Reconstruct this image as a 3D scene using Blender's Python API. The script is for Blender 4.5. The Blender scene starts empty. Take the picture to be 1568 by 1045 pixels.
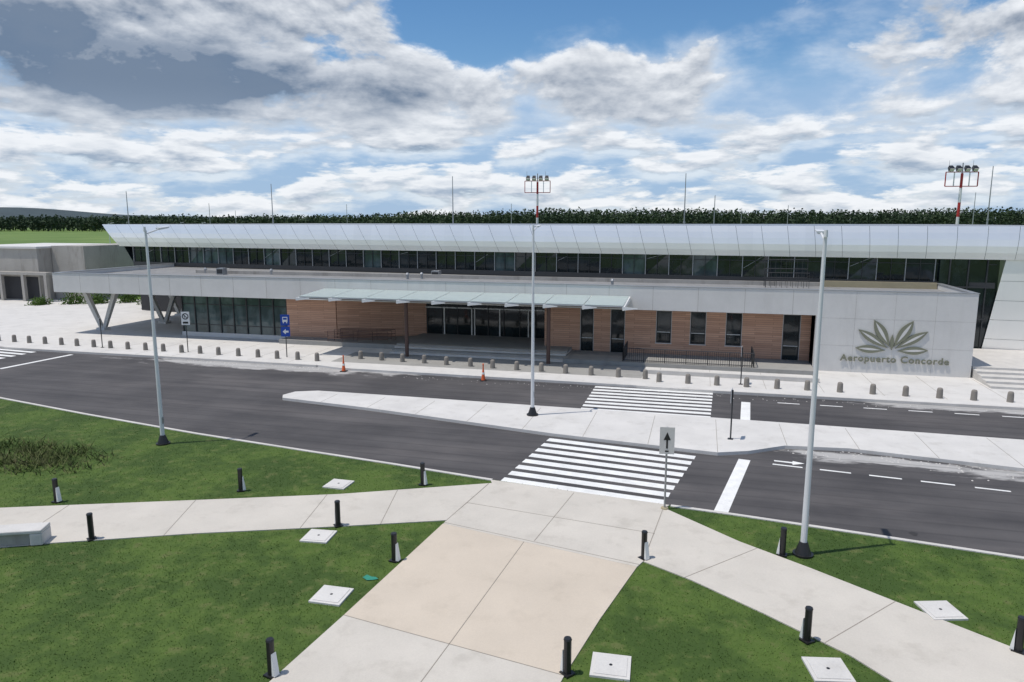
import bpy, bmesh, math, random
import numpy as np
from mathutils import Vector, Matrix
random.seed(7); rng=np.random.default_rng(11)
sc=bpy.context.scene
YAW=14.75
# ------------------------------------------------------------------ node helpers
class NT:
    def __init__(s,nt): s.nt=nt
    def n(s,t,**k):
        nd=s.nt.nodes.new(t)
        for a,b in k.items(): setattr(nd,a,b)
        return nd
    def l(s,a,b): s.nt.links.new(a,b)
    def put(s,sock,v):
        if hasattr(v,'is_linked') or isinstance(v,bpy.types.NodeSocket): s.l(v,sock)
        else: sock.default_value=v
    def m(s,op,a,b=None,c=None,clamp=False):
        nd=s.n('ShaderNodeMath',operation=op); nd.use_clamp=clamp
        s.put(nd.inputs[0],a)
        if b is not None: s.put(nd.inputs[1],b)
        if c is not None: s.put(nd.inputs[2],c)
        return nd.outputs[0]
    def ss(s,v,a,b,o0=0.0,o1=1.0):
        nd=s.n('ShaderNodeMapRange'); nd.interpolation_type='SMOOTHSTEP'
        if a>b: a,b,o0,o1=b,a,o1,o0
        s.put(nd.inputs[0],v)
        for i,x in zip((1,2,3,4),(a,b,o0,o1)): nd.inputs[i].default_value=x
        return nd.outputs[0]
    def mix(s,f,a,b,bt='MIX'):
        nd=s.n('ShaderNodeMix',data_type='RGBA',blend_type=bt)
        s.put(nd.inputs[0],f)
        for i,v in ((6,a),(7,b)):
            if isinstance(v,(tuple,list)): nd.inputs[i].default_value=(v[0],v[1],v[2],1)
            else: s.put(nd.inputs[i],v)
        return nd.outputs[2]
    def noise(s,vec,scale,detail=6,rough=.55,dist=0):
        nd=s.n('ShaderNodeTexNoise'); s.l(vec,nd.inputs['Vector'])
        nd.inputs['Scale'].default_value=scale; nd.inputs['Detail'].default_value=detail
        nd.inputs['Roughness'].default_value=rough; nd.inputs['Distortion'].default_value=dist
        return nd.outputs[0]
    def comb(s,x,y,z=0.0):
        nd=s.n('ShaderNodeCombineXYZ')
        for i,v in enumerate((x,y,z)): s.put(nd.inputs[i],v)
        return nd.outputs[0]
    def map(s,vec,sc=(1,1,1),rot=(0,0,0),loc=(0,0,0)):
        nd=s.n('ShaderNodeMapping'); s.l(vec,nd.inputs[0])
        nd.inputs[1].default_value=loc; nd.inputs[2].default_value=rot; nd.inputs[3].default_value=sc
        return nd.outputs[0]
def newmat(name):
    m=bpy.data.materials.new(name); m.use_nodes=True
    t=NT(m.node_tree); b=m.node_tree.nodes['Principled BSDF']
    geo=t.n('ShaderNodeNewGeometry'); 
    return m,t,b,geo.outputs['Position']
def M(name,col,rough=.7,metal=0,var=.15,scale=1.0,fine=12,bump=.15,stretch=(1,1,1),stain=0,spec=.5,bdist=.02):
    m,t,b,P=newmat(name)
    v=t.map(P,stretch)
    n1=t.noise(v,scale,4,.6); n2=t.noise(v,fine,2,.65)
    f=t.m('ADD',t.m('MULTIPLY',t.m('SUBTRACT',n1,.5),2.4*var),t.m('MULTIPLY',t.m('SUBTRACT',n2,.5),1.4*var))
    f=t.m('ADD',f,1.0)
    c=t.mix(1.0,col,t.comb(f,f,f),'MULTIPLY')
    if stain>0:
        s=t.noise(t.map(P,(1.2,1.2,.25)),.9,5,.65)
        c=t.mix(t.m('MULTIPLY',t.ss(s,.5,.72),stain),c,(col[0]*.55,col[1]*.53,col[2]*.5))
    t.put(b.inputs['Base Color'],c)
    b.inputs['Roughness'].default_value=rough; b.inputs['Metallic'].default_value=metal
    b.inputs['Specular IOR Level'].default_value=spec
    if bump>0:
        bp=t.n('ShaderNodeBump'); bp.inputs['Strength'].default_value=bump; bp.inputs['Distance'].default_value=bdist
        t.l(n2,bp.inputs['Height']); t.l(bp.outputs[0],b.inputs['Normal'])
    return m
# ------------------------------------------------------------------ materials
def m_asphalt():
    m,t,b,P=newmat('asphalt')
    x=t.n('ShaderNodeSeparateXYZ'); t.l(P,x.inputs[0]); X,Y=x.outputs[0],x.outputs[1]
    st=t.noise(t.map(P,(.06,.9,1),(0,0,math.radians(3))),1.0,5,.6)
    big=t.noise(P,.25,6,.6); fine=t.noise(P,45,3,.7)
    f=t.m('ADD',t.m('MULTIPLY',st,.5),t.m('MULTIPLY',big,.6)); f=t.m('ADD',f,t.m('MULTIPLY',fine,.35))
    c=t.mix(t.ss(f,.48,.95),(.038,.036,.038),(.092,.086,.086))
    def band(v,cen,w): return t.m('SUBTRACT',1.0,t.m('DIVIDE',t.m('ABSOLUTE',t.m('SUBTRACT',v,cen)),w),clamp=True)
    nn=t.noise(t.map(P,(.35,1.0,1)),.9,7,.65)
    b1=t.m('MULTIPLY',t.m('MULTIPLY',band(Y,43.4,2.0),band(X,-28,16)),1.6,clamp=True)
    near=t.m('ADD',Y,t.m('MULTIPLY',X,.12))
    b2=t.m('MULTIPLY',band(near,33.1,1.3),t.ss(X,2.,5.))
    b3=t.m('MULTIPLY',band(Y,42.8,1.6),t.ss(X,7.,11.))
    mk=t.m('ADD',t.m('ADD',b1,b2),b3,clamp=True)
    d=t.ss(t.m('ADD',nn,t.m('MULTIPLY',mk,.33)),.62,.75)
    d=t.m('MULTIPLY',d,t.ss(mk,0.,.25))
    c=t.mix(t.m('MULTIPLY',d,.85),c,(.45,.44,.425))
    w=t.ss(t.noise(t.map(P,(.15,.5,1),(0,0,.05)),.7,6,.6),.50,.70)
    c=t.mix(t.m('MULTIPLY',w,.32),c,(.16,.145,.14))
    vo=t.n('ShaderNodeTexWave',wave_type='BANDS',bands_direction='Y'); t.l(t.map(P,(.12,1,1)),vo.inputs['Vector']); vo.inputs['Scale'].default_value=.35; vo.inputs['Distortion'].default_value=5; vo.inputs['Detail'].default_value=2; vo.inputs['Detail Scale'].default_value=.3
    c=t.mix(t.m('MULTIPLY',t.ss(vo.outputs[1],.90,1.0),.28),c,(.022,.022,.022))
    t.put(b.inputs['Base Color'],c); b.inputs['Roughness'].default_value=.85
    bp=t.n('ShaderNodeBump'); bp.inputs['Strength'].default_value=.4; bp.inputs['Distance'].default_value=.01
    t.l(fine,bp.inputs['Height']); t.l(bp.outputs[0],b.inputs['Normal'])
    return m
def m_grass(name,c1,c2,c3,s1=.35,patch=.6):
    m,t,b,P=newmat(name)
    n1=t.noise(P,s1,5,.6); n2=t.noise(P,2.2,4,.65); n3=t.noise(P,30,2,.7)
    f=t.m('ADD',t.m('MULTIPLY',n1,.65),t.m('MULTIPLY',n2,.35))
    c=t.mix(t.ss(f,.42,.60),c1,c2)
    c=t.mix(t.m('MULTIPLY',t.ss(n2,.54,.70),patch),c,c3)
    f3=t.m('ADD',.75,t.m('MULTIPLY',n3,.5)); c=t.mix(1.0,c,t.comb(f3,f3,f3),'MULTIPLY')
    t.put(b.inputs['Base Color'],c); b.inputs['Roughness'].default_value=.85 ; b.inputs['Specular IOR Level'].default_value=.2
    return m
def m_wood():
    m,t,b,P=newmat('wood_cladding')
    sp=t.n('ShaderNodeSeparateXYZ'); t.l(P,sp.inputs[0])
    br=t.n('ShaderNodeTexBrick'); t.l(t.comb(t.m('ADD',sp.outputs[0],sp.outputs[1]),sp.outputs[2]),br.inputs['Vector'])
    br.inputs['Scale'].default_value=1; br.inputs['Brick Width'].default_value=2.4; br.inputs['Row Height'].default_value=.15
    br.inputs['Mortar Size'].default_value=.008; br.inputs['Color1'].default_value=(.46,.26,.175,1); br.inputs['Color2'].default_value=(.60,.36,.25,1)
    br.inputs['Mortar'].default_value=(.18,.10,.07,1)
    g=t.noise(t.map(P,(.6,.6,14)),2,5,.7)
    c=t.mix(1.0,br.outputs[0],t.mix(g,(.6,.6,.6),(1.35,1.35,1.35)),'MULTIPLY')
    t.put(b.inputs['Base Color'],c); b.inputs['Roughness'].default_value=.55
    return m
def m_metal():
    m,t,b,P=newmat('metal_cladding')
    sp=t.n('ShaderNodeSeparateXYZ'); t.l(P,sp.inputs[0])
    ix=t.m('FLOOR',t.m('DIVIDE',sp.outputs[0],1.9))
    wn=t.n('ShaderNodeTexWhiteNoise',noise_dimensions='1D'); t.l(ix,wn.inputs['W'])
    n=t.noise(P,.6,4,.6)
    v=t.m('ADD',.90,t.m('ADD',t.m('MULTIPLY',wn.outputs[0],.04),t.m('MULTIPLY',t.m('SUBTRACT',n,.5),.08)))
    t.put(b.inputs['Base Color'],t.comb(v,t.m('MULTIPLY',v,.99),t.m('MULTIPLY',v,.965)))
    b.inputs['Metallic'].default_value=.55; b.inputs['Roughness'].default_value=.30
    return m
def m_glass(name,c1,c2,rough=.06):
    m,t,b,P=newmat(name)
    n=t.noise(t.map(P,(1,1,.6)),.7,3,.6)
    t.put(b.inputs['Base Color'],t.mix(t.ss(n,.4,.65),c1,c2))
    b.inputs['Roughness'].default_value=rough; b.inputs['Specular IOR Level'].default_value=.6
    bp=t.n('ShaderNodeBump'); bp.inputs['Strength'].default_value=.05; bp.inputs['Distance'].default_value=.3
    t.l(t.noise(P,.5,2,.5),bp.inputs['Height']); t.l(bp.outputs[0],b.inputs['Normal'])
    return m
def m_clear(name,col,alpha):
    m,t,b,P=newmat(name)
    n=t.noise(P,1.5,4,.6)
    t.put(b.inputs['Base Color'],t.mix(n,[c*.85 for c in col],col)); b.inputs['Roughness'].default_value=.12
    b.inputs['Alpha'].default_value=alpha
    return m
ASPH=m_asphalt()
GR=m_grass('grass_soil',(.045,.080,.018),(.078,.125,.026),(.12,.13,.05))
BL=m_grass('grass_blades',(.056,.108,.022),(.105,.182,.036),(.16,.185,.062),patch=.7)
FIELD=m_grass('field_grass',(.10,.17,.04),(.15,.22,.06),(.17,.19,.09),s1=.02)
PATH=M('path_concrete',(.53,.495,.44),.85,var=.14,scale=.45,fine=25,bump=.2,stain=.26)
PATHT=M('path_concrete_tan',(.54,.47,.385),.85,var=.12,scale=.4,fine=25,bump=.2,stain=.16)
WALK=M('sidewalk_concrete',(.58,.565,.54),.85,var=.15,scale=.5,fine=20,bump=.2,stain=.26)
KERB=M('kerb_concrete',(.54,.52,.49),.8,var=.2,scale=1.2,fine=20)
PAVE_SHADE=M('paving_shade_tone',(.30,.295,.28),.8,var=.15,scale=.6,fine=18,stain=.3)  # concrete with the canopy's shade put into its darker colour
JOINT=M('joint',(.26,.235,.20),.9,var=.1)
PAINT=M('road_paint',(.74,.74,.72),.6,var=.22,scale=1.5,fine=14)
CONC=M('facade_concrete',(.60,.59,.57),.75,var=.09,scale=.8,fine=18,stain=.12)
ROUGHC=M('weathered_concrete',(.38,.36,.33),.85,var=.2,scale=.4,fine=8,stain=.5)
ROOF=M('roof_membrane',(.22,.22,.22),.85,var=.25,scale=.4,fine=8,stain=.5)
SOFF=M('soffit_plaster',(.5,.5,.48),.7,var=.05)
WOOD=m_wood(); METAL=m_metal()
METG=M('metal_grey',(.35,.36,.37),.4,metal=.6,var=.06,bump=0)
DGL=m_glass('dark_glass',(.008,.014,.016),(.02,.03,.034))
TGL=m_glass('teal_glass',(.035,.06,.06),(.09,.13,.13))
FRAME=M('dark_frame',(.03,.032,.035),.45,var=.1,bump=0)
LFR=M('aluminium_frame',(.55,.56,.56),.4,metal=.2,var=.05,bump=0)
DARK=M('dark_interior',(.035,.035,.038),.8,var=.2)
POLE=M('white_paint_pole',(.66,.67,.68),.4,var=.05,bump=0)
BLACK=M('black_paint',(.014,.014,.015),.4,var=.2,bump=0)
WHITE=M('white_plastic',(.75,.75,.73),.5,var=.05,bump=0)
BOLC=M('bollard_concrete',(.23,.21,.185),.85,var=.2,scale=4,fine=30)
BROWN=M('post_brown',(.09,.05,.04),.5,var=.1,bump=0)
RED=M('red_paint',(.45,.03,.025),.5,var=.1,bump=0)
ORG=M('orange_plastic',(.75,.13,.03),.5,var=.08,bump=0)
BLUE=M('blue_sign',(.01,.06,.35),.4,var=.05,bump=0)
LGREY=M('letter_olive',(.19,.195,.14),.45,var=.08,bump=0)
TEAL=M('teal_cloth',(.02,.20,.14),.7,var=.3,fine=30,bump=.3)
TAN=M('tan_plaster',(.36,.31,.20),.8,var=.12)
CANG=m_clear('canopy_glass',(.58,.67,.65),.78)
RUB=M('rubber',(.02,.02,.02),.8,bump=0)
DARK_SPOT=M('dark_asphalt',(.032,.03,.03),.8,bump=0)
# ------------------------------------------------------------------ mesh builder
class MB:
    def __init__(s): s.v=[];s.f=[];s.fm=[];s.mats=[]
    def mi(s,m):
        if m not in s.mats: s.mats.append(m)
        return s.mats.index(m)
    def add(s,vs,fs,m):
        o=len(s.v); s.v+=[tuple(v) for v in vs]; k=s.mi(m)
        for f in fs: s.f.append([o+i for i in f]); s.fm.append(k)
        return s
    def box(s,x0,x1,y0,y1,z0,z1,m):
        if x0>x1:x0,x1=x1,x0
        if y0>y1:y0,y1=y1,y0
        vs=[(x,y,z) for z in (z0,z1) for x,y in ((x0,y0),(x1,y0),(x1,y1),(x0,y1))]
        return s.add(vs,[(3,2,1,0),(4,5,6,7),(0,1,5,4),(1,2,6,5),(2,3,7,6),(3,0,4,7)],m)
    def beam(s,p0,p1,w,h,m,w1=None,h1=None):
        p0=Vector(p0);p1=Vector(p1);d=(p1-p0).normalized()
        up=Vector((0,0,1)) if abs(d.z)<.95 else Vector((0,1,0))
        r=d.cross(up).normalized();u=r.cross(d)
        w1=w if w1 is None else w1;h1=h if h1 is None else h1
        vs=[]
        for p,a,b in ((p0,w,h),(p1,w1,h1)):
            for i,j in ((-1,-1),(1,-1),(1,1),(-1,1)): vs.append(p+r*i*a/2+u*j*b/2)
        return s.add(vs,[(3,2,1,0),(4,5,6,7),(0,1,5,4),(1,2,6,5),(2,3,7,6),(3,0,4,7)],m)
    def cyl(s,p0,p1,r0,r1,m,n=12):
        p0=Vector(p0);p1=Vector(p1);d=(p1-p0).normalized()
        up=Vector((0,0,1)) if abs(d.z)<.95 else Vector((0,1,0))
        r=d.cross(up).normalized();u=r.cross(d);vs=[]
        for p,a in ((p0,r0),(p1,r1)):
            for i in range(n):
                t=2*math.pi*i/n; vs.append(p+r*math.cos(t)*a+u*math.sin(t)*a)
        fs=[(i,(i+1)%n,n+(i+1)%n,n+i) for i in range(n)]+[tuple(range(n))[::-1],tuple(range(n,2*n))]
        return s.add(vs,fs,m)
    def prism(s,pts,z0,z1,m,mside=None):
        n=len(pts)
        a=sum(pts[i][0]*pts[(i+1)%n][1]-pts[(i+1)%n][0]*pts[i][1] for i in range(n))
        if a<0: pts=pts[::-1]
        vs=[(x,y,z0) for x,y in pts]+[(x,y,z1) for x,y in pts]
        s.add(vs,[tuple(range(n,2*n))],m)
        s.add(vs,[(i,(i+1)%n,n+(i+1)%n,n+i) for i in range(n)],mside or m)
        return s
    def sheet(s,pts,z,m):
        n=len(pts)
        a=sum(pts[i][0]*pts[(i+1)%n][1]-pts[(i+1)%n][0]*pts[i][1] for i in range(n))
        if a<0: pts=pts[::-1]
        return s.add([(x,y,z) for x,y in pts],[tuple(range(n))],m)
    def prism_xz(s,pts,y0,y1,m):
        n=len(pts)
        vs=[(x,y0,z) for x,z in pts]+[(x,y1,z) for x,z in pts]
        return s.add(vs,[tuple(range(n)),tuple(range(n,2*n))[::-1]]+[(i,n+i,n+(i+1)%n,(i+1)%n) for i in range(n)],m)
    def strip(s,line,w,z0,z1,m):
        for a,b in zip(line[:-1],line[1:]):
            a2=Vector(a);b2=Vector(b);d=(b2-a2).normalized();n=Vector((-d.y,d.x))*w/2
            s.prism([tuple(a2-n),tuple(b2-n),tuple(b2+n),tuple(a2+n)],z0,z1,m)
        return s
    def build(s,name,parent=None,loc=(0,0,0),rz=0,smooth=False,bevel=0):
        me=bpy.data.meshes.new(name); me.from_pydata(s.v,[],s.f)
        for m in s.mats: me.materials.append(m)
        me.polygons.foreach_set('material_index',s.fm)
        if smooth: me.polygons.foreach_set('use_smooth',[True]*len(s.f))
        bm=bmesh.new(); bm.from_mesh(me); bmesh.ops.recalc_face_normals(bm,faces=bm.faces); bm.to_mesh(me); bm.free()
        me.update(); return place(me,name,parent,loc,rz,bevel,smooth)
def place(me,name,parent=None,loc=(0,0,0),rz=0,bevel=0,smooth=False):
    o=bpy.data.objects.new(name,me); sc.collection.objects.link(o)
    o.location=loc; o.rotation_euler=(0,0,rz)
    if parent: o.parent=parent
    if bevel>0:
        b=o.modifiers.new('b','BEVEL'); b.width=bevel; b.segments=2; b.limit_method='ANGLE'; b.angle_limit=.6
    return o
def empty(name,loc=(0,0,0)):
    o=bpy.data.objects.new(name,None); sc.collection.objects.link(o); o.location=loc; return o
# ------------------------------------------------------------------ ground
MB().sheet([(-4500,-1500),(4500,-1500),(4500,6000),(-4500,6000)],-.03,FIELD).build('ground')
nearE=[(-130,50),(-60,35.6),(-38.1,30.9),(-30.6,29.3),(-22.7,27.8),(-15.9,26.75),(-12.1,26.2),(-7.3,25.5),(-.95,24.7),(1.5,24.35),(5.5,23.8),(9.6,23.2),(40,19.2),(120,9)]
MB().sheet([(-150,8),(130,8),(130,44),(-150,60)],0,ASPH).build('road')
lawn=[(-130,-25)]+nearE+[(120,-25)]
MB().prism(lawn,-.02,.10,GR).build('lawn')
kb=MB().strip([p for p in nearE[1:7]]+[(-7.5,25.45)],.16,0,.135,KERB).strip([(-.7,24.6)]+nearE[9:],.16,0,.135,KERB)
kb.build('kerb')
# paths
lpU=[(-7.4,25.1),(-12.5,22.6),(-16.6,21.0),(-23.4,18.4),(-40,12.0)]
lpL=[(-40,9.2),(-20.5,16.0),(-19.3,16.6),(-15.3,18.4),(-11.5,19.9),(-7.9,21.4)]
left_path=lpU+lpL
rU=[(-.9,24.3),(1.5,22.2),(3.4,20.9),(5.7,19.2),(7.6,17.8),(20,9.0)]
rL=[(14,8.0),(4.4,15.8),(3.7,16.6),(1.9,18.0),(.1,19.3),(-1.3,20.1)]
apron=[(-7.55,25.42),(-.75,24.62),(-.9,24.3),(-1.3,20.1),(-1.45,19.7),(-7.9,21.1),(-7.9,21.4),(-7.4,25.1)]
pa=MB()
pa.prism(left_path,.02,.130,PATH)
pa.prism(rU+rL,.02,.130,PATH)
pa.prism(apron,.02,.1345,PATH)
centre=[(-7.92,21.104),(-1.45,19.7),(-2.1,16.7),(-2.6,14.0),(-3.4,8),(-5,-5),(-9.5,-5),(-9.1,8),(-8.7,12.4),(-8.4,15.4)]
tan_part=[(-7.92,21.104),(-1.45,19.7),(-2.1,16.7),(-2.55,14.2),(-8.42,15.2)]
near_part=[(-8.42,15.2),(-2.55,14.2),(-3.4,8),(-5,-5),(-9.5,-5),(-9.1,8),(-8.7,12.4)]
pa.prism(tan_part,.02,.130,PATHT); pa.prism(near_part,.02,.130,PATH)
def jl(a,b,z=.131,w=.022): pa.strip([a,b],w,z-.001,z+.003,JOINT)
jl((-8.42,15.2),(-2.55,14.2)); jl((-5.0,20.5),(-5.4,14.7)); jl((-5.4,14.7),(-5.9,8)); jl((-8.75,12),(-2.95,11)); 
jl((-7.9,21.2),(-1.4,19.85),.1355); jl((-7.5,25.0),(-7.9,21.3),.1355); jl((-.95,24.2),(-1.3,20.1),.1355); jl((-7.7,23.0),(-1.1,22.1),.1355); jl((-4.2,24.9),(-4.7,20.6),.1355)
for a,b in (((-10.6,23.55),(-9.9,20.55)),((-12.9,22.45),(-12.3,19.6)),((-17.2,20.8),(-16.2,18.0)),((-21.2,19.25),(-20.3,16.1)),((-25.5,17.6),(-24.6,14.55)),
            ((2.0,21.85),(-.1,19.4)),((5.3,19.5),(3.2,17.0)),((8.8,16.95),(6.7,13.95)),((11.8,14.85),(9.7,11.6))): jl(a,b)
pa.build('footpath')
# median
medF=[(-22.95,35.5),(-22.7,36.4),(-21.5,36.95),(-16,36.95),(-8.5,36.85),(0,36.8),(14.5,36.5),(60,36.2)]
medN=[(60,27.5),(40,29.4),(12.9,32.1),(6.6,33.1),(3.9,32.8),(2.3,31.6),(1.0,31.05),(.1,31.15),(-6.5,32.0),(-11.5,33.0),(-17.1,34.1),(-22.6,34.9)]
md=MB(); md.prism(medF+medN,.0,.15,WALK)
for x in np.arange(-20,58,3.0):
    yl=np.interp(x,[p[0] for p in medN[::-1]],[p[1] for p in medN[::-1]])
    md.strip([(x,yl+.02),(x,36.4)],.02,.149,.154,JOINT)
md.build('median')
# far sidewalk + forecourt
sw=MB()
sw.prism([(-140,56),(-60,45.4),(-52.7,44.0),(-47,43.9),(-34.2,43.9),(-25.5,43.8),(-23.5,43.3),(-3.5,43.1),(-1,42.95),(17,43.1),(60,43.1),(60,68),(-140,80)],0,.15,WALK)
sw.box(-25.2,-3.4,45.2,49.0,.15,.158,PAVE_SHADE)  # darker patch painted in for the shade under the entrance canopy
for x in np.arange(-44,58,3.2):
    if x<-25.5 or x>-3: sw.strip([(x,44.0),(x,50.3)],.02,.1495,.154,JOINT)
sw.build('sidewalk')
kf=MB().strip([(-60,45.36),(-52.7,43.95),(-47,43.85),(-34.2,43.85),(-25.5,43.75)],.16,.0,.158,KERB).strip([(-3.5,43.05),(-1,42.9),(17,43.05),(60,43.05)],.16,.0,.158,KERB)
kf.build('kerb')
# markings
mk=MB(); Z=.004
def bar(a,b,w,z=Z):
    a=Vector(a);b=Vector(b);d=(b-a).normalized();n=Vector((-d.y,d.x))*w/2
    mk.sheet([tuple(a-n),tuple(b-n),tuple(b+n),tuple(a+n)],z,PAINT)
NB=8
for i in range(NB):
    t=(i+.38)/NB
    a=(-7.25+.75*t,25.62+(31.95-25.62)*t); b=(-1.0+1.15*t,24.85+(31.0-24.85)*t)
    bar(a,b,.46)
for i in range(8):
    t=(i+.5)/8; y=36.95+t*(43.05-36.95)
    bar((-6.0,y+.02),(.75+.2*t,y-.02),.42)
bar((1.0,24.75),(2.1,30.8),.48); bar((2.45,36.95),(2.7,41.1),.48)
for i in range(18):
    x=3.2+i*1.8; y=30.5-.118*(x-3.2)
    bar((x,y),(x+1.15,y-.135),.13)
for i in range(18):
    x=4.4+i*2.2; bar((x,41.4),(x+1.15,41.38),.13)
mk.sheet([(3.3,30.9),(4.0,30.8),(4.0,30.62),(4.5,30.9),(4.05,31.12),(4.03,30.97),(3.3,31.05)],Z,PAINT)
bar((-46.2,37.7),(-45.9,43.3),.35)
for i in range(7):
    y=38.2+i*.85; bar((-62,y+1.2),(-49.5,y),.42)
mk.build('road_marking')
st=MB()
pts=[(7.0+.12*math.cos(a)*(1+.25*math.sin(3*a)),24.5+.16*math.sin(a)) for a in np.linspace(0,2*math.pi,18)[:-1]]
st.sheet(pts,.006,DARK_SPOT); st.build('dark_spot')  # small irregular dark patch on the asphalt
db=MB()
def crumb(x,y,r_,z=0.0):
    n=5; a0=random.random()*6
    vs=[(x+math.cos(a0+i*6.283/n)*r_*random.uniform(.6,1.2),y+math.sin(a0+i*6.283/n)*r_*random.uniform(.6,1.2),z) for i in range(n)]+[(x,y,z+r_*.5)]
    db.add(vs,[(i,(i+1)%n,n) for i in range(n)],KERB)
for i in range(260):
    x=random.uniform(4,22); y=np.interp(x,[3.9,6.6,12.9,40],[32.8,33.1,32.1,29.4])-abs(random.gauss(0,.55))-.1; crumb(x,y,random.uniform(.015,.06),.002)
for i in range(160):
    x=random.uniform(-36,-24); crumb(x,43.6-abs(random.gauss(0,.5)),random.uniform(.02,.06),.002)
for i in range(160):
    x=random.uniform(-20,18); crumb(x,42.7-abs(random.gauss(0,.5)),random.uniform(.015,.05),.002)
db.build('gravel')
# ------------------------------------------------------------------ terminal
T=empty('airport_terminal')
FY=50.6
b=MB()
b.box(-54.9,7.45,FY,FY+.35,3.85,5.5,CONC)
b.box(-54.9,-54.55,FY+.35,66,3.85,5.5,CONC)
b.box(7.45,16.8,FY,FY+.35,.15,5.5,CONC)
b.box(16.45,16.8,FY+.35,58.3,.15,5.5,CONC)
b.build('concrete_fascia',T)
cp=MB(); cp.box(-54.95,16.85,FY-.03,FY+.38,5.5,5.54,METG); cp.box(-54.95,-54.5,FY+.38,66,5.5,5.54,METG); cp.box(16.42,16.85,FY+.38,58.3,5.5,5.54,METG)
cp.build('parapet_cap',T)
j=MB()
for x in np.arange(-52,7.4,3.05): j.box(x,x+.015,FY-.004,FY+.01,3.86,5.49,JOINT)
for x in (9.8,12.15,14.5): j.box(x,x+.012,FY-.003,FY+.01,.16,5.49,ROUGHC)
for z in (1.9,3.7): j.box(7.46,16.79,FY-.0035,FY+.01,z,z+.012,ROUGHC)
j.build('fascia_joints',T)
b=MB(); b.box(-54.55,16.45,FY+.35,66,4.95,5.15,ROOF); b.build('lower_roof',T)
b=MB(); b.box(-54.55,7.45,FY+.35,66,3.88,3.95,SOFF); b.build('soffit',T)
def wall(mb,x0,x1,z0,z1,y,th,ops,m):
    cur=x0
    for (a,c,lo,hi) in ops:
        if a>cur: mb.box(cur,a,y,y+th,z0,z1,m)
        if lo>z0: mb.box(a,c,y,y+th,z0,lo,m)
        if hi<z1: mb.box(a,c,y,y+th,hi,z1,m)
        cur=c
    if x1>cur: mb.box(cur,x1,y,y+th,z0,z1,m)
WY=52.6
w=MB()
ops=[(-8.55,-7.6,.3,3.6),(-6.3,-5.3,.3,3.6),(-3.0,-1.95,1.25,3.6),(-.6,.45,1.25,3.6),(1.85,2.9,1.25,3.6),(5.65,6.75,.3,3.6)]
wall(w,-11.0,7.45,.15,3.88,WY,.3,ops,WOOD)
w.box(-33.2,-28.7,WY,WY+.3,.15,3.88,WOOD)
w.beam((-28.72,52.76,2.015),(-22.2,56.15,2.015),.3,3.73,WOOD)
w.box(-11.3,-11.0,WY,56.2,.15,3.88,WOOD)
w.build('wood_facade',T)
g=MB(); fr=MB()
for a,c,lo,hi in ops:
    g.box(a,c,WY+.2,WY+.24,lo,hi,DGL)
    for x in (a,c-.06): fr.box(x,x+.06,WY+.06,WY+.26,lo,hi,FRAME)
    fr.box(a+.06,c-.06,WY+.06,WY+.26,hi-.06,hi,FRAME); fr.box(a+.06,c-.06,WY+.06,WY+.26,lo,lo+.06,FRAME)
    zz=lo+(hi-lo)*.32; fr.box(a+.06,c-.06,WY+.1,WY+.23,zz,zz+.05,LFR)
    fr.box(a,c,WY+.02,WY+.06,hi-.02,hi+.04,CONC)
    fr.box(a-.03,a,WY-.02,WY+.1,lo,hi,LFR); fr.box(c,c+.03,WY-.02,WY+.1,lo,hi,LFR); fr.box(a-.06,c+.06,WY-.05,WY+.06,lo-.06,lo-.002,CONC)
# left glass box
g.box(-43.5,-33.2,WY+.1,WY+.14,.5,3.88,TGL); g.box(-43.5,-43.46,WY+.14,64,.5,3.88,TGL)
fr.box(-43.6,-33.2,WY,WY+.2,.15,.5,CONC)
for i in range(9):
    x=-43.5+i*10.22/8; fr.box(x,x+.08,WY,WY+.2,.5,3.88,FRAME)
for z in (1.15,2.9): fr.box(-43.4,-33.2,WY+.04,WY+.16,z,z+.05,FRAME)
for i in range(8): fr.box(-43.56,-43.4,WY+1.5+i*1.4,WY+1.58+i*1.4,.5,3.88,FRAME)
# entrance glazing
EY=56.0
g.box(-22.2,-11.3,EY,EY+.05,.6,3.4,DGL)
fr.box(-22.2,-11.3,EY-.1,EY+.1,3.4,3.88,LFR)
fr.box(-22.2,-11.3,EY-.08,EY+.0,2.85,2.95,LFR)
for x in np.arange(-22.1,-11.4,1.33): fr.box(x,x+.06,EY-.08,EY+.0,.6,3.4,FRAME)
for x in (-20.6,-18.2,-17.95,-13.4,-13.1,-15.8): fr.box(x,x+.09,EY-.1,EY-.01,.6,2.85,WHITE)
g.build('glazing',T); fr.build('window_frames',T)
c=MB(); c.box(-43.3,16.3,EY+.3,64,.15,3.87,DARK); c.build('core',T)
# platform & steps
s=MB()
for i in range(4):
    s.box(-22.5,-9.2,49.2+i*.45,56.0,.15+i*.13,.15+(i+1)*.13-.0,PAVE_SHADE if i%2 else KERB)
s.box(-33,-22.52,50.9,56.5,.15,.5,PAVE_SHADE)
s.box(-9.18,7.4,48.9,WY,.15,.42,PAVE_SHADE)
s.box(-3.2,7.3,46.6,46.85,.15,.42,KERB)
for i in range(5):
    s.box(16.95,30,47.6+i*.8,58.3,.15+i*.14-.0,.15+(i+1)*.14,KERB)
s.build('entrance_steps',T)
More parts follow.
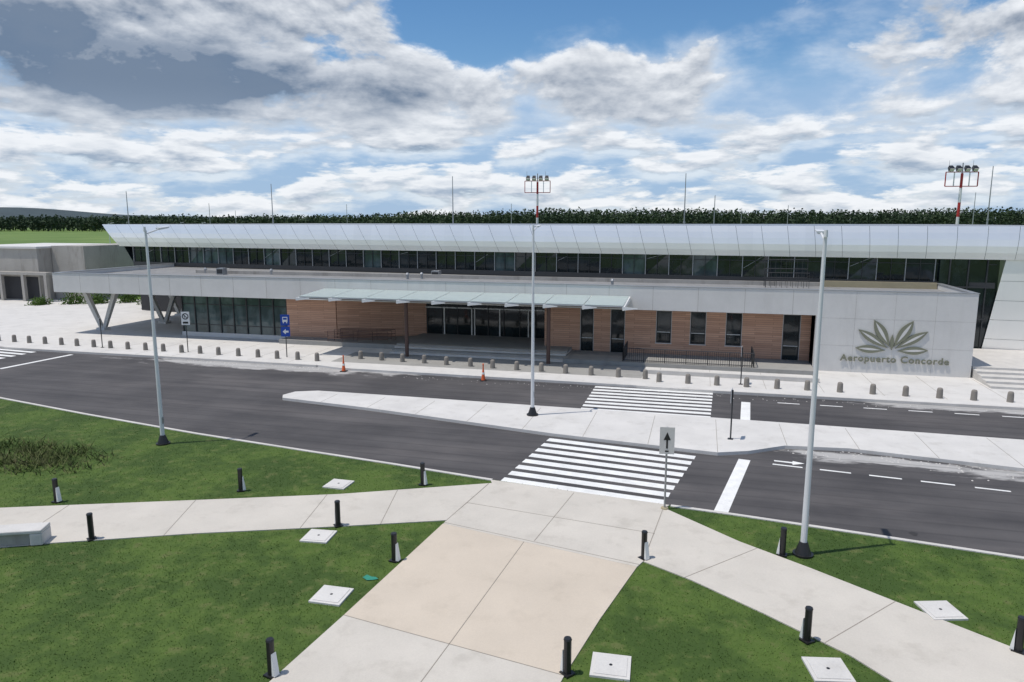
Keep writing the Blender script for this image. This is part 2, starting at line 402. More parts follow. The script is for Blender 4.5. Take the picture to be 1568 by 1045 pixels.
# railings
r=MB()
def rail(p0,p1,h,m,step=.14,ew=.03,rails=(1.0,)):
    p0=Vector(p0);p1=Vector(p1);L=(p1-p0).length;n=max(1,int(L/step))
    for q in rails: r.cyl(p0+Vector((0,0,h*q)),p1+Vector((0,0,h*q)),.03,.03,m,6)
    for i in range(n+1):
        p=p0.lerp(p1,i/n); big=(i%10==0)
        r.cyl(p,p+Vector((0,0,h)),.03 if big else .014,.03 if big else .014,m,6)
rail((-5,49.1,.42),(3.6,49.1,.42),.95,FRAME,rails=(1,.12)); rail((-5,49.1,.42),(-5,52,.42),.95,FRAME,rails=(1,.12))
rail((3.6,49.1,.42),(3.6,52,.42),.95,FRAME,rails=(1,.12))
for k in range(3):
    rail((-28.6+k*.2,50.95+k*.7,.5),(-23.4,50.95+k*.7,.62),.85,BROWN,step=1.3,rails=(1,.6,.3))
rail((4.6,57.2,5.15),(7.6,57.2,5.15),2.0,FRAME,step=.35,rails=(1,.66,.33))
rail((4.6,56.0,5.15),(7.6,56.0,5.15),1.1,FRAME,step=.35,rails=(1,.5))
r.build('railings',T)
# V columns
v=MB()
def vcol(bx,by):
    v.beam((bx,by,.15),(bx-1.5,by-.2,3.9),.28,.3,SOFF,.5,.35); v.beam((bx+.15,by,.15),(bx+1.7,by+.2,3.9),.28,.3,SOFF,.5,.35)
    v.box(bx-.4,bx+.5,by-.35,by+.35,.15,.35,CONC)
vcol(-53.0,53.6); vcol(-50.6,58.6); vcol(-53.0,63.8)
for x,y in ((-47,64),(-57,68),(-57,76),(-48,76)): v.cyl((x,y,.1),(x,y,5.2),.25,.25,CONC,14)
v.build('v_columns',T)
# entrance canopy
cn=MB()
y0,y1,z0,z1=46.75,FY-.02,4.42,4.66
x0,x1=-28.5,-4.8
npan=9; pw=(x1-x0)/npan
for i in range(npan):
    a=x0+i*pw+.03; c_=a+pw-.06
    cn.add([(a,y0,z0+.12),(c_,y0,z0+.12),(c_,y1,z1+.12),(a,y1,z1+.12),(a,y0,z0+.14),(c_,y0,z0+.14),(c_,y1,z1+.14),(a,y1,z1+.14)],
       [(3,2,1,0),(4,5,6,7),(0,1,5,4),(1,2,6,5),(2,3,7,6),(3,0,4,7)],CANG)
for i in range(npan+1):
    x=x0+i*pw
    cn.beam((x,y1,z1-.04),(x,y0-.25,z0-.06),.14,.30,WHITE,.12,.20)
    cn.beam((x-.05,y0-.28,z0-.03),(x+.9,y0-.1,z0-.03),.06,.24,WHITE,.06,.05)
for t in (.02,.35,.68,.98):
    cn.beam((x0,y0+(y1-y0)*t,z0+(z1-z0)*t+.06),(x1,y0+(y1-y0)*t,z0+(z1-z0)*t+.06),.10,.09,LFR)
cn.cyl((-20.7,48.3,.15),(-20.7,48.3,4.3),.14,.14,BROWN,14); cn.cyl((-10.1,48.3,.15),(-10.1,48.3,4.3),.14,.14,BROWN,14)
cn.box(x0,x1,48.22,48.38,4.22,4.34,BROWN)
cn.build('entrance_canopy',T)
# upper volume
def LY(x): return 58.75-.090*(x-20)
GX0,GX1=-60.2,20.4
u=MB(); gl=MB()
def pt(x,z,off=0): return (x,LY(x)-off,z)
n=42; dx=(GX1-GX0)/n
for i in range(n):
    a=GX0+i*dx; c_=a+dx
    jit=random.uniform(-.03,.03); tl=random.uniform(-.05,.05)
    gl.add([(a+.03,LY(a)+.1+jit,5.6),(c_-.03,LY(c_)+.1-jit,5.6),(c_-.03,LY(c_)+.1+tl,7.4),(a+.03,LY(a)+.1+tl,7.4)],[(0,1,2,3)],TGL if random.random()<.25 else DGL)
    u.beam((a,LY(a)+.02,5.4),(a,LY(a)+.02,7.4),.06,.12,METG)
    u.beam((a+dx/2,LY(a+dx/2)+.03,5.4),(a+dx/2,LY(a+dx/2)+.03,7.4),.04,.06,FRAME)
    u.beam((a+.1,LY(a)-.0,6.3+.3*((i*7)%3)),(a+.1+dx*.8,LY(a)-.0,7.3),.03,.03,METG) if i%4==1 else None
gl.build('ribbon_glazing',T)
u.beam((GX0,LY(GX0)+.04,5.4),(GX1,LY(GX1)+.04,5.4),.3,.4,FRAME)
u.beam((GX0,LY(GX0)+.03,6.9),(GX1,LY(GX1)+.03,6.9),.07,.05,FRAME)
u.add([pt(GX0,.2,-.5),pt(GX1,.2,-.5),pt(GX1,9.4,-.5),pt(GX0,9.4,-.5)],[(0,1,2,3)],DARK)
u.build('upper_structure',T)
# metal band
mb=MB(); TX0,TX1=-64.4,27.3
zb,zt,lean=7.27,9.62,-.30
def band_pt(t,top):
    if top:
        x=TX0+(TX1-TX0)*t; return Vector((x,LY(x)-lean-.3,zt))
    x=-61.8+(26.9+61.8)*t; return Vector((x,LY(x)-.3,zb))
NP=48
for i in range(NP):
    t0=i/NP+.00012;t1=(i+1)/NP-.00012
    rows=5
    for k in range(rows):
        q0=k/rows;q1=(k+1)/rows
        def P_(t,q):
            p=band_pt(t,False).lerp(band_pt(t,True),q)
            p.y-=.16*math.sin(math.pi*q)
            return p
        mb.add([P_(t0,q0),P_(t1,q0),P_(t1,q1),P_(t0,q1)],[(0,1,2,3)],METAL)
mo=mb.build('metal_band',T)
bk=MB()
bk.add([band_pt(0,False)+Vector((0,.25,.03)),band_pt(1,False)+Vector((0,.25,.03)),band_pt(1,True)+Vector((0,.12,-.03)),band_pt(0,True)+Vector((0,.12,-.03))],[(0,1,2,3)],DARK)
bk.add([band_pt(0,False),band_pt(1,False),band_pt(1,False)+Vector((0,.6,.05)),band_pt(0,False)+Vector((0,.6,.05))],[(3,2,1,0)],METG)
A=band_pt(0,True);B=band_pt(1,True)
bk.add([A,B,B+Vector((0,34,0)),A+Vector((6,34,0))],[(0,1,2,3)],METG)
C=band_pt(0,False)
bk.add([A,A+Vector((6,34,0)),C+Vector((6,33,0)),C],[(0,1,2,3)],METAL)
bk.add([C+Vector((0,.6,0)),C+Vector((6,33,0)),C+Vector((6,33,-2.3)),Vector((GX0,LY(GX0)+.1,5.2))],[(0,1,2,3)],DGL)
bk.build('upper_roof',T)
# right end wall
rw=MB()
def redge(z): return 19.9+(z-.15)/(zb-.15)*1.0
zs=[.15,1.55,2.95,4.35,5.75,zb-.0]
for k in range(5):
    za,zc=zs[k]+.012,zs[k+1]-.012
    xs=[0,2.0,4.0,6.2]
    for q in range(3):
        xa=redge(za)+.0 if q==0 else 20.9+xs[q]; xc=redge(zc) if q==0 else 20.9+xs[q]
        xb=20.9+xs[q+1]
        rw.add([(xa,LY(xa)-.12,za),(xb-.015,LY(xb)-.12,za),(xb-.015,LY(xb)-.12,zc),(xc,LY(xc)-.12,zc)],[(0,1,2,3)],METAL)
rw.box(20.9,27.0,LY(22)+.15,LY(22)+20,.15,7.2,METG)
rw.box(16.8,20.6,58.75,58.8,.15,7.27,DGL)
for x in (17.4,18.6,19.8): rw.box(x,x+.08,58.65,58.75,.15,7.27,FRAME)
for z in (2.9,5.2): rw.box(16.8,20.0,58.62,58.74,z,z+.1,FRAME)
rw.build('end_wall',T)
# roof details
rd=MB()
rd.box(8.6,16.4,57.6,57.8,5.15,5.6,TAN)
rd.box(-46,16.4,57.9,58.1,5.15,5.45,ROUGHC)
for x,y in ((-24,56.5),(-23,57.2),(-38,58),(-6.5,54.5),(-45,58)):
    rd.cyl((x,y,5.15),(x,y,5.55),.11,.11,METG,10); rd.cyl((x,y,5.55),(x,y,5.68),.17,.08,METG,10)
for x,y in ((-22.2,58.6),(-42.5,57.0)):
    rd.box(x-.35,x+.35,y-.3,y+.3,5.15,5.75,METG); rd.box(x-.3,x+.3,y-.31,y-.30,5.25,5.65,FRAME)
rd.build('roof_vents',T)
# ------------------------------------------------------------------ wall sign
S=empty('airport_wall_sign')
lg=MB()
def leaf(bx,bz,tx,tz,wd,m,y0,y1,k=1.0):
    p=Vector((bx,bz));q=Vector((tx,tz));d=q-p;nrm=Vector((-d.y,d.x)).normalized();pts=[]
    N=12
    for i in range(N+1):
        t=i/N; pts.append(p+d*t+nrm*wd*math.sin(math.pi*t**k)*1)
    for i in range(N-1,0,-1):
        t=i/N; pts.append(p+d*t-nrm*wd*math.sin(math.pi*t**k)*1)
    lg.prism_xz([tuple(a) for a in pts],y0,y1,m)
cx=12.1
for sgn in (-1,1):
    for k,(tx,tz,wd,sx,sz) in enumerate(((1.15,3.68,.33,.12,1.95),(2.05,3.02,.27,.22,1.85),(2.15,1.80,.26,.35,1.70))):
        yy=FY-.09+.012*k
        leaf(cx+sgn*sx,sz,cx+sgn*tx,tz,wd,LGREY,yy,FY-.005+.0*k,1.15)
        ex,ez=cx+sgn*(sx+(tx-sx)*.16),sz+(tz-sz)*.16
        fx,fz=cx+sgn*(sx+(tx-sx)*.9),sz+(tz-sz)*.9
        leaf(ex,ez,fx,fz,wd*.28,CONC,yy-.006,yy-.001,1.1)
leaf(cx,1.75,cx,2.75,.12,LGREY,FY-.095,FY-.005)
lg.build('lotus_logo',S)
fc=bpy.data.curves.new('lettering','FONT'); fc.body='Aeropuerto Concorde'; fc.size=.62; fc.extrude=.03; fc.space_character=1.12
fc.align_x='CENTER'; fc.offset=.008
to=bpy.data.objects.new('lettering',fc); sc.collection.objects.link(to)
to.location=(12.3,FY-.06,.92); to.rotation_euler=(math.radians(90),0,0); to.parent=S
fc.materials.append(LGREY)
# ------------------------------------------------------------------ street lamps
lm=MB()
lm.cyl((0,0,0),(0,0,.06),.30,.30,BLACK,16); lm.cyl((0,0,.06),(0,0,.42),.24,.12,BLACK,16)
lm.cyl((0,0,.42),(0,0,9.5),.095,.05,POLE,14)
lm.cyl((0,0,9.35),(0,1.0,9.6),.035,.03,POLE,8); lm.beam((0,.75,9.57),(0,1.35,9.63),.24,.07,POLE,.2,.04); lm.cyl((0,-.05,9.45),(0,-.05,9.65),.06,.05,POLE,10)
lm.beam((0,.8,9.53),(0,1.3,9.585),.16,.02,WHITE)
lm.box(.07,.10,-.05,.05,.95,1.25,METG)
first=lm.build('street_lamp',loc=(-23.1,26.1,.10))
for p in ((-8.1,34.9,.15),(3.3,21.8,.10)): place(first.data,'street_lamp',loc=p)
def cpos(u,yc):
    xc=(u-784)/1100*yc; a=math.radians(YAW); return (math.cos(a)*xc-math.sin(a)*yc, math.sin(a)*xc+math.cos(a)*yc)
for X,Y in ((-213.6,232),(-113,118),(-155,190),(-128,165)):
    place(first.data,'street_lamp',loc=(X,Y,-.02))
# ------------------------------------------------------------------ lighting bollards
lb=MB()
lb.box(-.13,.13,-.13,.13,0,.03,BLACK); lb.cyl((0,0,.03),(0,0,.82),.085,.085,BLACK,14); lb.cyl((0,0,.82),(0,0,.86),.095,.08,BLACK,14)
lb.add([(.08,-.07,.03),(.17,-.07,.03),(.09,-.07,.55),(.08,.07,.03),(.17,.07,.03),(.09,.07,.55)],[(0,1,2),(3,5,4),(0,3,4,1),(1,4,5,2),(2,5,3,0)],WHITE)
me=None
for k,(x,y) in enumerate([(-21.9,19.4),(-18.2,17.2),(-16.2,22.0),(-11.2,20.1),(-9.9,24.3),(-8.4,18.3),(-8.8,12.6),(-2.5,14.3),(-1.3,20.3),(2.7,21.6),(2.8,17.0),(7.5,17.8)]):
    rz=[.1,2.4,.3,2.2,.0,-.3,-.2,2.5,-.9,2.9,2.2,2.8][k]+random.uniform(-.2,.2)
    if me is None: me=lb.build('bollard_light',loc=(x,y,.12),rz=rz).data
    else: place(me,'bollard_light',loc=(x,y,.12),rz=rz)
# concrete bollards
cb=MB()
prof=[(0,.17),(.42,.155),(.52,.145),(.58,.11),(.60,.05)]
for (h0,r0),(h1,r1) in zip(prof[:-1],prof[1:]): cb.cyl((0,0,h0),(0,0,h1),r0,r1,BOLC,14)
cme=None
rows=[(-58,-26.2,46.2,45.1,1.62),(-23.6,-3.2,46.6,45.1,1.57),(-2.3,34,44.5,44.2,1.72)]
for xa,xb,ya,yb,stp in rows:
    n=int((xb-xa)/stp)
    for i in range(n+1):
        x=xa+i*(xb-xa)/n+random.uniform(-.05,.05); y=ya+(yb-ya)*min(1,(x-xa)/(min(xb,18)-xa))+random.uniform(-.05,.05)
        if cme is None: cme=cb.build('concrete_bollard',loc=(x,y,.15)).data
        else: place(cme,'concrete_bollard',loc=(x,y,.15),rz=random.random()*3)
# utility covers
uc=MB(); uc.box(-.44,.44,-.44,.44,-.05,.05,WALK); uc.box(-.36,.36,-.36,.36,.05,.065,WALK); uc.cyl((0,0,.065),(0,0,.07),.04,.04,BLACK,10)
ume=None
for x,y in [(-11.4,19.2),(-9.2,16.0),(-13.0,23.5),(-1.6,14.8),(3.1,15.9),(6.3,19.3)]:
    if ume is None: ume=uc.build('utility_cover',loc=(x,y,.10),rz=.1,bevel=.012).data
    else: place(ume,'utility_cover',loc=(x,y,.10),rz=random.uniform(-.2,.35),bevel=.012)
# bench
bn=MB(); bn.box(-4,0,-.32,.32,.38,.5,WALK); bn.box(-4,-.35,-.22,.22,.0,.38,ROUGHC); bn.box(-.35,0,-.32,.32,0,.38,WALK)
bn.build('concrete_bench',loc=(-19.45,16.75,.12),rz=math.radians(24),bevel=.03)
# cones
tc=MB(); tc.box(-.2,.2,-.2,.2,0,.05,RUB); tc.cyl((0,0,.05),(0,0,.75),.13,.05,ORG,16); tc.cyl((0,0,.42),(0,0,.55),.093,.074,WHITE,16); tc.cyl((0,0,.75),(0,0,1.05),.045,.04,ORG,12); tc.cyl((0,0,1.05),(0,0,1.1),.06,.05,ORG,12)
cm=tc.build('traffic_cone',loc=(-23.0,42.9,0)).data; place(cm,'traffic_cone',loc=(-13.1,42.6,0),rz=.4)
# signs
s1=MB(); s1.cyl((0,0,0),(0,0,3.1),.035,.035,FRAME,8); s1.box(-.32,.32,-.06,-.035,2.35,3.15,BLUE); s1.box(-.32,.32,-.06,-.035,1.55,2.27,BLUE)
s1.box(-.18,.18,-.065,-.06,2.62,2.98,WHITE); s1.box(-.13,.13,-.068,-.065,2.78,2.92,BLUE); s1.box(-.15,-.08,-.065,-.06,2.52,2.62,WHITE); s1.box(.08,.15,-.065,-.06,2.52,2.62,WHITE)
s1.prism_xz([(-.2,1.9),(.02,1.7),(.02,1.83),(.22,1.83),(.22,1.97),(.02,1.97),(.02,2.1)],-.066,-.061,WHITE)
s1.build('bus_stop_sign',loc=(-29.1,45.8,.15),rz=math.radians(22))
s2=MB(); s2.cyl((0,0,0),(0,0,3.1),.035,.035,FRAME,8); s2.box(-.3,.3,-.06,-.035,2.1,3.1,WHITE)
N=20
for i in range(N):
    a=2*math.pi*i/N;b2=2*math.pi*(i+1)/N
    s2.prism_xz([(.24*math.cos(a),2.75+.24*math.sin(a)),(.24*math.cos(b2),2.75+.24*math.sin(b2)),(.17*math.cos(b2),2.75+.17*math.sin(b2)),(.17*math.cos(a),2.75+.17*math.sin(a))],-.065,-.0605,BLACK)
s2.beam((-.16,-.066,2.91),(.16,-.066,2.59),.004,.05,BLACK); s2.box(-.2,.2,-.064,-.06,2.2,2.35,BLACK)
s2.box(-.06,-.02,-.069,-.067,2.64,2.86,BLACK)
s2.build('no_parking_sign',loc=(-37.5,45.7,.15),rz=math.radians(20))
s3=MB(); s3.cyl((0,0,-.02),(0,0,2.95),.035,.035,METG,8); s3.box(-.25,.25,-.055,-.035,2.0,2.95,WALK); s3.cyl((0,0,-.0),(0,0,.06),.14,.12,TAN,10)
s3.box(-.03,.03,-.062,-.056,2.2,2.55,BLACK); s3.prism_xz([(-.12,2.5),(.12,2.5),(0,2.78)],-.062,-.056,BLACK); s3.box(-.06,.06,-.0625,-.056,2.08,2.13,BLACK)
s3.build('direction_sign',loc=(-.9,24.25,.12),rz=math.radians(8))
s4=MB(); s4.cyl((0,0,0),(0,0,2.3),.035,.035,FRAME,8); s4.box(-.055,-.035,-.3,.3,1.75,2.35,LFR); s4.box(-.062,-.056,-.24,.24,1.8,2.3,RED); s4.box(-.12,.12,-.12,.12,0,.02,FRAME)
m4=s4.build('traffic_sign',loc=(1.6,33.2,.15),rz=math.radians(-8)).data
place(m4,'traffic_sign',loc=(2.6,45.0,.15),rz=math.radians(-6)); place(m4,'traffic_sign',loc=(-45.4,45.7,.15),rz=math.radians(38))
# ------------------------------------------------------------------ floodlight masts
fm=MB()
for k in range(9):
    z0_=k*1.75; fm.cyl((0,0,z0_),(0,0,z0_+1.75),.22-.008*k,.212-.008*k,RED if k%2==0 else WHITE,12)
fm.cyl((0,0,15.75),(0,0,17.0),.08,.07,METG,8)
for z in (14.2,15.9): fm.beam((-1.9,0,z),(1.9,0,z),.1,.1,RED)
for x in (-1.9,-.9,.9,1.9): fm.beam((x,0,14.2),(x,0,15.9),.1,.1,RED if abs(x)>1 else WHITE)
for x in (-1.4,-.5,.5,1.4):
    fm.beam((x,-.3,16.15),(x,.15,16.55),.6,.5,BLACK,.45,.4); fm.beam((x,-.34,16.1),(x,-.31,16.13),.5,.42,WHITE)
    fm.beam((x,0,15.9),(x,0,16.3),.08,.08,METG)
for x in (-1.6,1.2): fm.cyl((x,0,16.4),(x,0,17.3),.025,.02,METG,6)
fme=fm.build('floodlight_mast',loc=(-24.3,107.3,-.02),rz=math.radians(8)).data
place(fme,'floodlight_mast',loc=(30.3,101,-.02),rz=math.radians(10))
for u_,yc,h in ((205,105,14.2),(423,100,15.0),(535,150,13.4),(695,100,16.0),(783,150,13.5),(1044,100,16.4),(1089,110,13.8),(1200,150,13.2),(1502,95,17.0),(328,150,13.6),(367,180,12.6),(1130,170,13.0),(1480,130,15.0)):
    X,Y=cpos(u_,yc); q=MB(); q.cyl((0,0,0),(0,0,h*.6),.13,.11,METG,8); q.cyl((0,0,h*.6),(0,0,h),.085,.05,METG,6); q.cyl((0,0,h*.6-.1),(0,0,h*.6+.1),.16,.16,METG,8)
    q.build('lightning_mast',loc=(X,Y,-.03))
# ------------------------------------------------------------------ left concrete building
q=MB()
q.box(-92,-79.6,71.5,84,0,6.6,ROUGHC); q.box(-79.5,-74.5,73.5,84,0,6.9,ROUGHC)
q.box(-92,-77.5,70.6,71.48,3.4,3.75,ROUGHC); q.box(-90,-79.8,71.44,71.49,.3,3.1,DARK); q.box(-92.2,-79.4,71.3,84.2,6.6,6.85,CONC)
for x in (-92,-88.5,-85,-81.5,-78): q.box(x,x+.4,70.6,71.0,.1,3.4,ROUGHC)
q.build('concrete_building')
MB().sheet([(-8.85,17.12),(-8.66,17.0),(-8.5,17.06),(-8.38,17.15),(-8.5,17.24),(-8.62,17.22),(-8.8,17.3)],.125,TEAL).build('cloth_scrap')
# ------------------------------------------------------------------ grass blades
def inside(px,py,poly):
    r_=np.zeros(len(px),bool); n=len(poly); j=n-1
    for i in range(n):
        xi,yi=poly[i];xj,yj=poly[j]
        c_=((yi>py)!=(yj>py))&(px<(xj-xi)*(py-yi)/((yj-yi)+1e-12)+xi); r_^=c_; j=i
    return r_
def blades(N,xr,yr,hmin,hmax,wd,mat,name,keep):
    px=rng.uniform(*xr,N);py=rng.uniform(*yr,N)
    k=keep(px,py); px=px[k];py=py[k];n=len(px)
    h=rng.uniform(hmin,hmax,n);a=rng.uniform(0,2*np.pi,n);w_=rng.uniform(.5,1,n)*wd
    lx=rng.normal(0,.8,n)*h;ly=rng.normal(0,.8,n)*h
    v=np.zeros((n,3,3)); 
    v[:,0]=np.stack([px-np.cos(a)*w_,py-np.sin(a)*w_,np.full(n,.09)],1)
    v[:,1]=np.stack([px+np.cos(a)*w_,py+np.sin(a)*w_,np.full(n,.09)],1)
    v[:,2]=np.stack([px+lx,py+ly,.10+h],1)
    me=bpy.data.meshes.new(name); me.vertices.add(3*n); me.vertices.foreach_set('co',v.ravel())
    me.loops.add(3*n); me.loops.foreach_set('vertex_index',np.arange(3*n,dtype=np.int32))
    me.polygons.add(n); me.polygons.foreach_set('loop_start',np.arange(0,3*n,3,dtype=np.int32)); me.polygons.foreach_set('loop_total',np.full(n,3,dtype=np.int32))
    me.materials.append(mat); me.update(calc_edges=True); me.validate()
    o=bpy.data.objects.new(name,me); sc.collection.objects.link(o); return o
polys=[left_path,rU+rL,apron,centre]
def keep(px,py):
    k=inside(px,py,lawn)
    jx=px+rng.normal(0,.035,len(px)); jy=py+rng.normal(0,.035,len(px))
    for pl in polys: k&=~inside(jx,jy,pl)
    a=math.radians(YAW); xc=math.cos(a)*px+math.sin(a)*py; yc=-math.sin(a)*px+math.cos(a)*py
    k&=(yc>10)&(np.abs(xc)<yc*.95+2)
    for x,y in [(-11.4,19.2),(-9.2,16.0),(-13.0,23.5),(-1.6,14.8),(3.1,15.9),(6.3,19.3)]: k&=~((abs(px-x)<.42)&(abs(py-y)<.42))
    k&=(rng.uniform(0,1,len(px))<np.clip(22/yc,.35,1)**1.5)
    k&=(yc<55)
    return k
blades(640000,(-55,25),(5,36),.012,.045,.019,BL,'grass',keep)
WEED=m_grass('weeds',(.075,.110,.03),(.12,.13,.055),(.17,.12,.08))
def keepw(px,py):
    d=((px+28.0)/4.8)**2+((py-23.0)/2.0)**2
    cl=.5+.5*np.sin(px*2.3+np.sin(py*3)*2)*np.sin(py*2.9+px)
    return rng.uniform(0,1,len(px))<np.clip(1.2-d,0,1)**1.3*(.12+.88*cl)
blades(12000,(-34.5,-23.2),(20.6,25.4),.08,.50,.032,WEED,'weed_patch',keepw)
# ------------------------------------------------------------------ forest
def forest(name,trees,quads,size,mat):
    n=len(trees)*quads
    T_=np.repeat(np.array(trees),quads,axis=0)
    d=rng.normal(0,1,(n,3)); d/=np.linalg.norm(d,axis=1)[:,None]; rr=rng.uniform(.35,1.05,n)[:,None]
    c=T_[:,:3]+np.stack([T_[:,3],T_[:,3],T_[:,4]],1)*d*rr
    a=rng.normal(0,1,(n,3));a/=np.linalg.norm(a,axis=1)[:,None]; b_=np.cross(a,rng.normal(0,1,(n,3)));b_/=np.linalg.norm(b_,axis=1)[:,None]
    s_=(rng.uniform(.5,1.2,n)*size)[:,None]
    v=np.stack([c-a*s_,c-b_*s_*.7,c+a*s_,c+b_*s_*.7],1).reshape(-1,3)
    tv=[];tf=[];o=len(v)
    for (x,y,z,r_,h) in trees:
        k=len(tv)+o
        for i in range(3): tv.append((x+.35*math.cos(i*2.1),y+.35*math.sin(i*2.1),-.1))
        tv.append((x,y,z+h*.5)); tf+= [(k,k+1,k+3),(k+1,k+2,k+3),(k+2,k,k+3)]
    V=np.vstack([v,np.array(tv)])
    F=[(4*i,4*i+1,4*i+2,4*i+3) for i in range(n)]+tf
    me=bpy.data.meshes.new(name); me.from_pydata(V.tolist(),[],F); me.materials.append(mat); me.update()
    o=bpy.data.objects.new(name,me); sc.collection.objects.link(o)
FOR=m_grass('foliage_far',(.036,.058,.032),(.050,.076,.038),(.060,.085,.045),s1=.01)  # bluish cast in the foliage colours stands for distance haze
trees=[]
a=math.radians(YAW)
for row in range(6):
    D=700+row*24
    for i in range(int(2*D*.80/4.6)):
        t=-D*.80+i*4.6+random.uniform(-2.3,2.3); dd=D+random.uniform(-10,10)
        frac=(t/D+.80)/1.6
        H_=12.5+8.6*min(1,max(0,(frac-.12)/.5))+random.gauss(0,.9)+row*.35+1.3*math.sin(t*.012+1)+.7*math.sin(t*.045)
        r_=random.uniform(2.8,4.8); hc=H_*.47
        trees.append((math.cos(a)*t-math.sin(a)*dd,math.sin(a)*t+math.cos(a)*dd,H_-hc,r_,hc))
forest('forest',trees,60,1.35,FOR)
HILL=M('distant_hill',(.035,.055,.062),.95,var=.35,scale=.01,fine=.06,bump=0)  # distance haze is put into the blue base colour
hb=MB(); vs=[];K=90
for i in range(K+1):
    t=-2600+i*5200/K; 
    for (D,sg) in ((1500,0),(2400,1),(3400,0)):
        z=0
        if sg: z=10+ (14*math.exp(-((t+1900)/700)**2)*2.2+10+6*math.sin(t*.0031+1)+3*math.sin(t*.011))
        vs.append((math.cos(a)*t-math.sin(a)*D,math.sin(a)*t+math.cos(a)*D,z))
fs=[]
for i in range(K):
    for j_ in range(2): fs.append((i*3+j_,(i+1)*3+j_,(i+1)*3+j_+1,i*3+j_+1))
hb.add(vs,fs,HILL); hb.build('hills',smooth=True)
def shrub(name,x,y,r_,h,n=900):
    d=rng.normal(0,1,(n,3)); d/=np.linalg.norm(d,axis=1)[:,None]; d*=rng.uniform(.3,1.05,n)[:,None]
    d[:,2]=np.abs(d[:,2]); c=d*np.array([r_,r_,h])*(1+.25*np.sin(d[:,0:1]*7+x)); 
    A_=rng.normal(0,1,(n,3));A_/=np.linalg.norm(A_,axis=1)[:,None];B_=np.cross(A_,rng.normal(0,1,(n,3)));B_/=np.linalg.norm(B_,axis=1)[:,None]
    v=np.stack([c-A_*.12,c-B_*.07,c+A_*.12,c+B_*.07],1).reshape(-1,3)
    me=bpy.data.meshes.new(name); me.from_pydata(v.tolist(),[],[(4*i,4*i+1,4*i+2,4*i+3) for i in range(n)]); me.materials.append(BL); me.update()
    o=bpy.data.objects.new(name,me); sc.collection.objects.link(o); o.location=(x,y,.05)
for x,y,r_,h in ((-73,70,1.6,1.8),(-70.5,71,1.3,1.5),(-76,68,1.2,1.0),(-68,73,1.5,2.2),(-64,72,1.2,1.3)): shrub('shrub',x,y,r_,h)
# ------------------------------------------------------------------ world
SUN=Vector((-.28,-.15,.95)).normalized()
w=bpy.data.worlds.new('World'); sc.world=w; w.use_nodes=True
w.node_tree.nodes.clear(); t=NT(w.node_tree)
out=t.n('ShaderNodeOutputWorld')
sky=t.n('ShaderNodeTexSky',sky_type='NISHITA'); sky.sun_disc=False; sky.sun_elevation=math.asin(SUN.z); sky.sun_rotation=math.atan2(SUN.x,SUN.y); sky.air_density=1.0; sky.dust_density=.1; sky.ozone_density=3.0
hs=t.n('ShaderNodeHueSaturation'); hs.inputs['Saturation'].default_value=1.22; hs.inputs['Value'].default_value=1.12; t.l(sky.outputs[0],hs.inputs['Color'])
bg1=t.n('ShaderNodeBackground'); t.l(hs.outputs[0],bg1.inputs[0]); bg1.inputs[1].default_value=.10
tc_=t.n('ShaderNodeTexCoord'); vr=t.n('ShaderNodeVectorRotate',rotation_type='Z_AXIS'); t.l(tc_.outputs['Generated'],vr.inputs['Vector']); vr.inputs['Angle'].default_value=-math.radians(YAW)
sp=t.n('ShaderNodeSeparateXYZ'); t.l(vr.outputs[0],sp.inputs[0])
AZ=t.m('ARCTAN2',sp.outputs[0],sp.outputs[1]); E=t.m('MAXIMUM',sp.outputs[2],0.0)
def dens(sh,det):
    e=t.m('ADD',E,sh)
    VH=t.comb(t.m('MULTIPLY',AZ,4.6),t.m('MULTIPLY',e,9.0),3.7)
    VL=t.comb(t.m('MULTIPLY',AZ,9.0),t.m('MULTIPLY',e,33.0),5.3)
    nh=t.noise(VH,1.05,det,.57,.15); nl=t.noise(VL,.95,det-1,.57,.1)
    k=t.ss(E,.07,.17)
    return t.m('ADD',t.m('MULTIPLY',nh,k),t.m('MULTIPLY',nl,t.m('SUBTRACT',1.0,k)))
D0=dens(0.0,9); D1=dens(.011,6)
def ell(ca,ce,ra,re):
    x=t.m('DIVIDE',t.m('SUBTRACT',AZ,ca),ra); y=t.m('DIVIDE',t.m('SUBTRACT',E,ce),re)
    r2=t.m('ADD',t.m('MULTIPLY',x,x),t.m('MULTIPLY',y,y))
    return t.m('POWER',2.718,t.m('MULTIPLY',r2,-1.0))
blob=ell(-.42,.235,.34,.085); gap=ell(.24,.285,.40,.060); gap2=ell(-.02,.29,.12,.05); rb=ell(.58,.205,.13,.040)
bias=t.m('ADD',t.m('MULTIPLY',blob,.24),t.m('MULTIPLY',rb,.16))
bias=t.m('SUBTRACT',bias,t.m('MULTIPLY',t.m('ADD',gap,gap2),.15))
bias=t.m('ADD',bias,t.ss(E,.26,.14,-.02,.03))
DD=t.m('ADD',D0,bias)
mask=t.ss(DD,.475,.565)
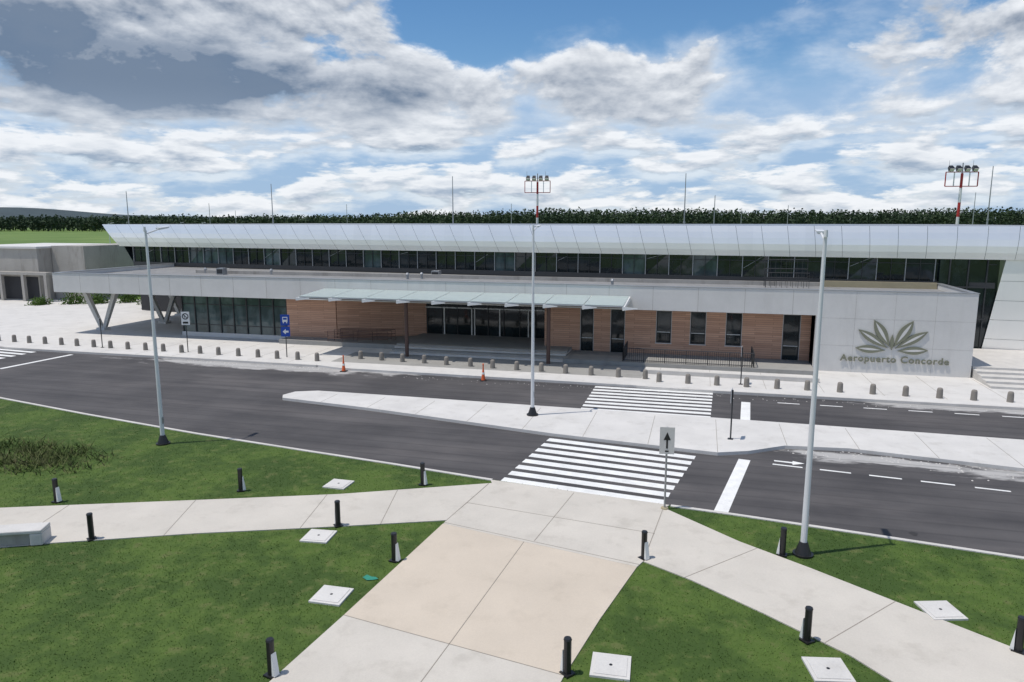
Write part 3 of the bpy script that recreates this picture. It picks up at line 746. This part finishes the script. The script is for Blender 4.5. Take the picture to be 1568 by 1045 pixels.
lit=t.m('ADD',.64,t.m('MULTIPLY',t.m('SUBTRACT',D0,D1),4.8),clamp=True)
thick=t.ss(DD,.58,.85)
L=t.m('SUBTRACT',lit,t.m('MULTIPLY',thick,.15),clamp=True)
dk=ell(-.48,.180,.36,.055)
dn=t.m('ADD',dk,t.m('MULTIPLY',t.m('SUBTRACT',D0,.5),2.0))
L=t.m('SUBTRACT',L,t.m('MULTIPLY',t.ss(dn,.10,.95),.74),clamp=True)
dkc=t.mix(t.ss(E,.05,.17),(3.4,4.3,5.6),(1.4,2.0,3.0))
cc=t.mix(L,dkc,(9.3,9.5,9.8))
veilc=t.mix(t.ss(D1,.38,.60),(3.4,5.0,7.3),(7.2,8.0,9.0))
veil=t.ss(t.m('ADD',E,t.m('MULTIPLY',t.m('SUBTRACT',.5,D1),.25)),.245,.17,0,.92)
cc=t.mix(t.m('MULTIPLY',mask,.93),veilc,cc)
tot=t.m('MAXIMUM',mask,veil)
bg2=t.n('ShaderNodeBackground'); t.l(cc,bg2.inputs[0]); bg2.inputs[1].default_value=.10
mx=t.n('ShaderNodeMixShader'); t.put(mx.inputs[0],t.m('MULTIPLY',tot,.98)); t.l(bg1.outputs[0],mx.inputs[1]); t.l(bg2.outputs[0],mx.inputs[2]); t.l(mx.outputs[0],out.inputs[0])
w.cycles.sampling_method='MANUAL'; w.cycles.sample_map_resolution=256
sl=bpy.data.lights.new('sun','SUN'); sl.energy=3.5; sl.angle=math.radians(.5); sl.color=(1,.94,.86)
so=bpy.data.objects.new('sun',sl); sc.collection.objects.link(so); so.rotation_euler=(-SUN).to_track_quat('-Z','Y').to_euler()
# ------------------------------------------------------------------ camera
cam=bpy.data.cameras.new('camera'); co=bpy.data.objects.new('camera',cam); sc.collection.objects.link(co)
co.location=(0,0,10); co.rotation_euler=(math.radians(90)-math.atan(184/1100),0,math.radians(YAW))
cam.lens=36*1100/1568; cam.sensor_width=36; cam.clip_end=12000; cam.clip_start=.1
sc.camera=co
sc.view_settings.view_transform='Standard'; sc.view_settings.look='None'; sc.view_settings.exposure=0
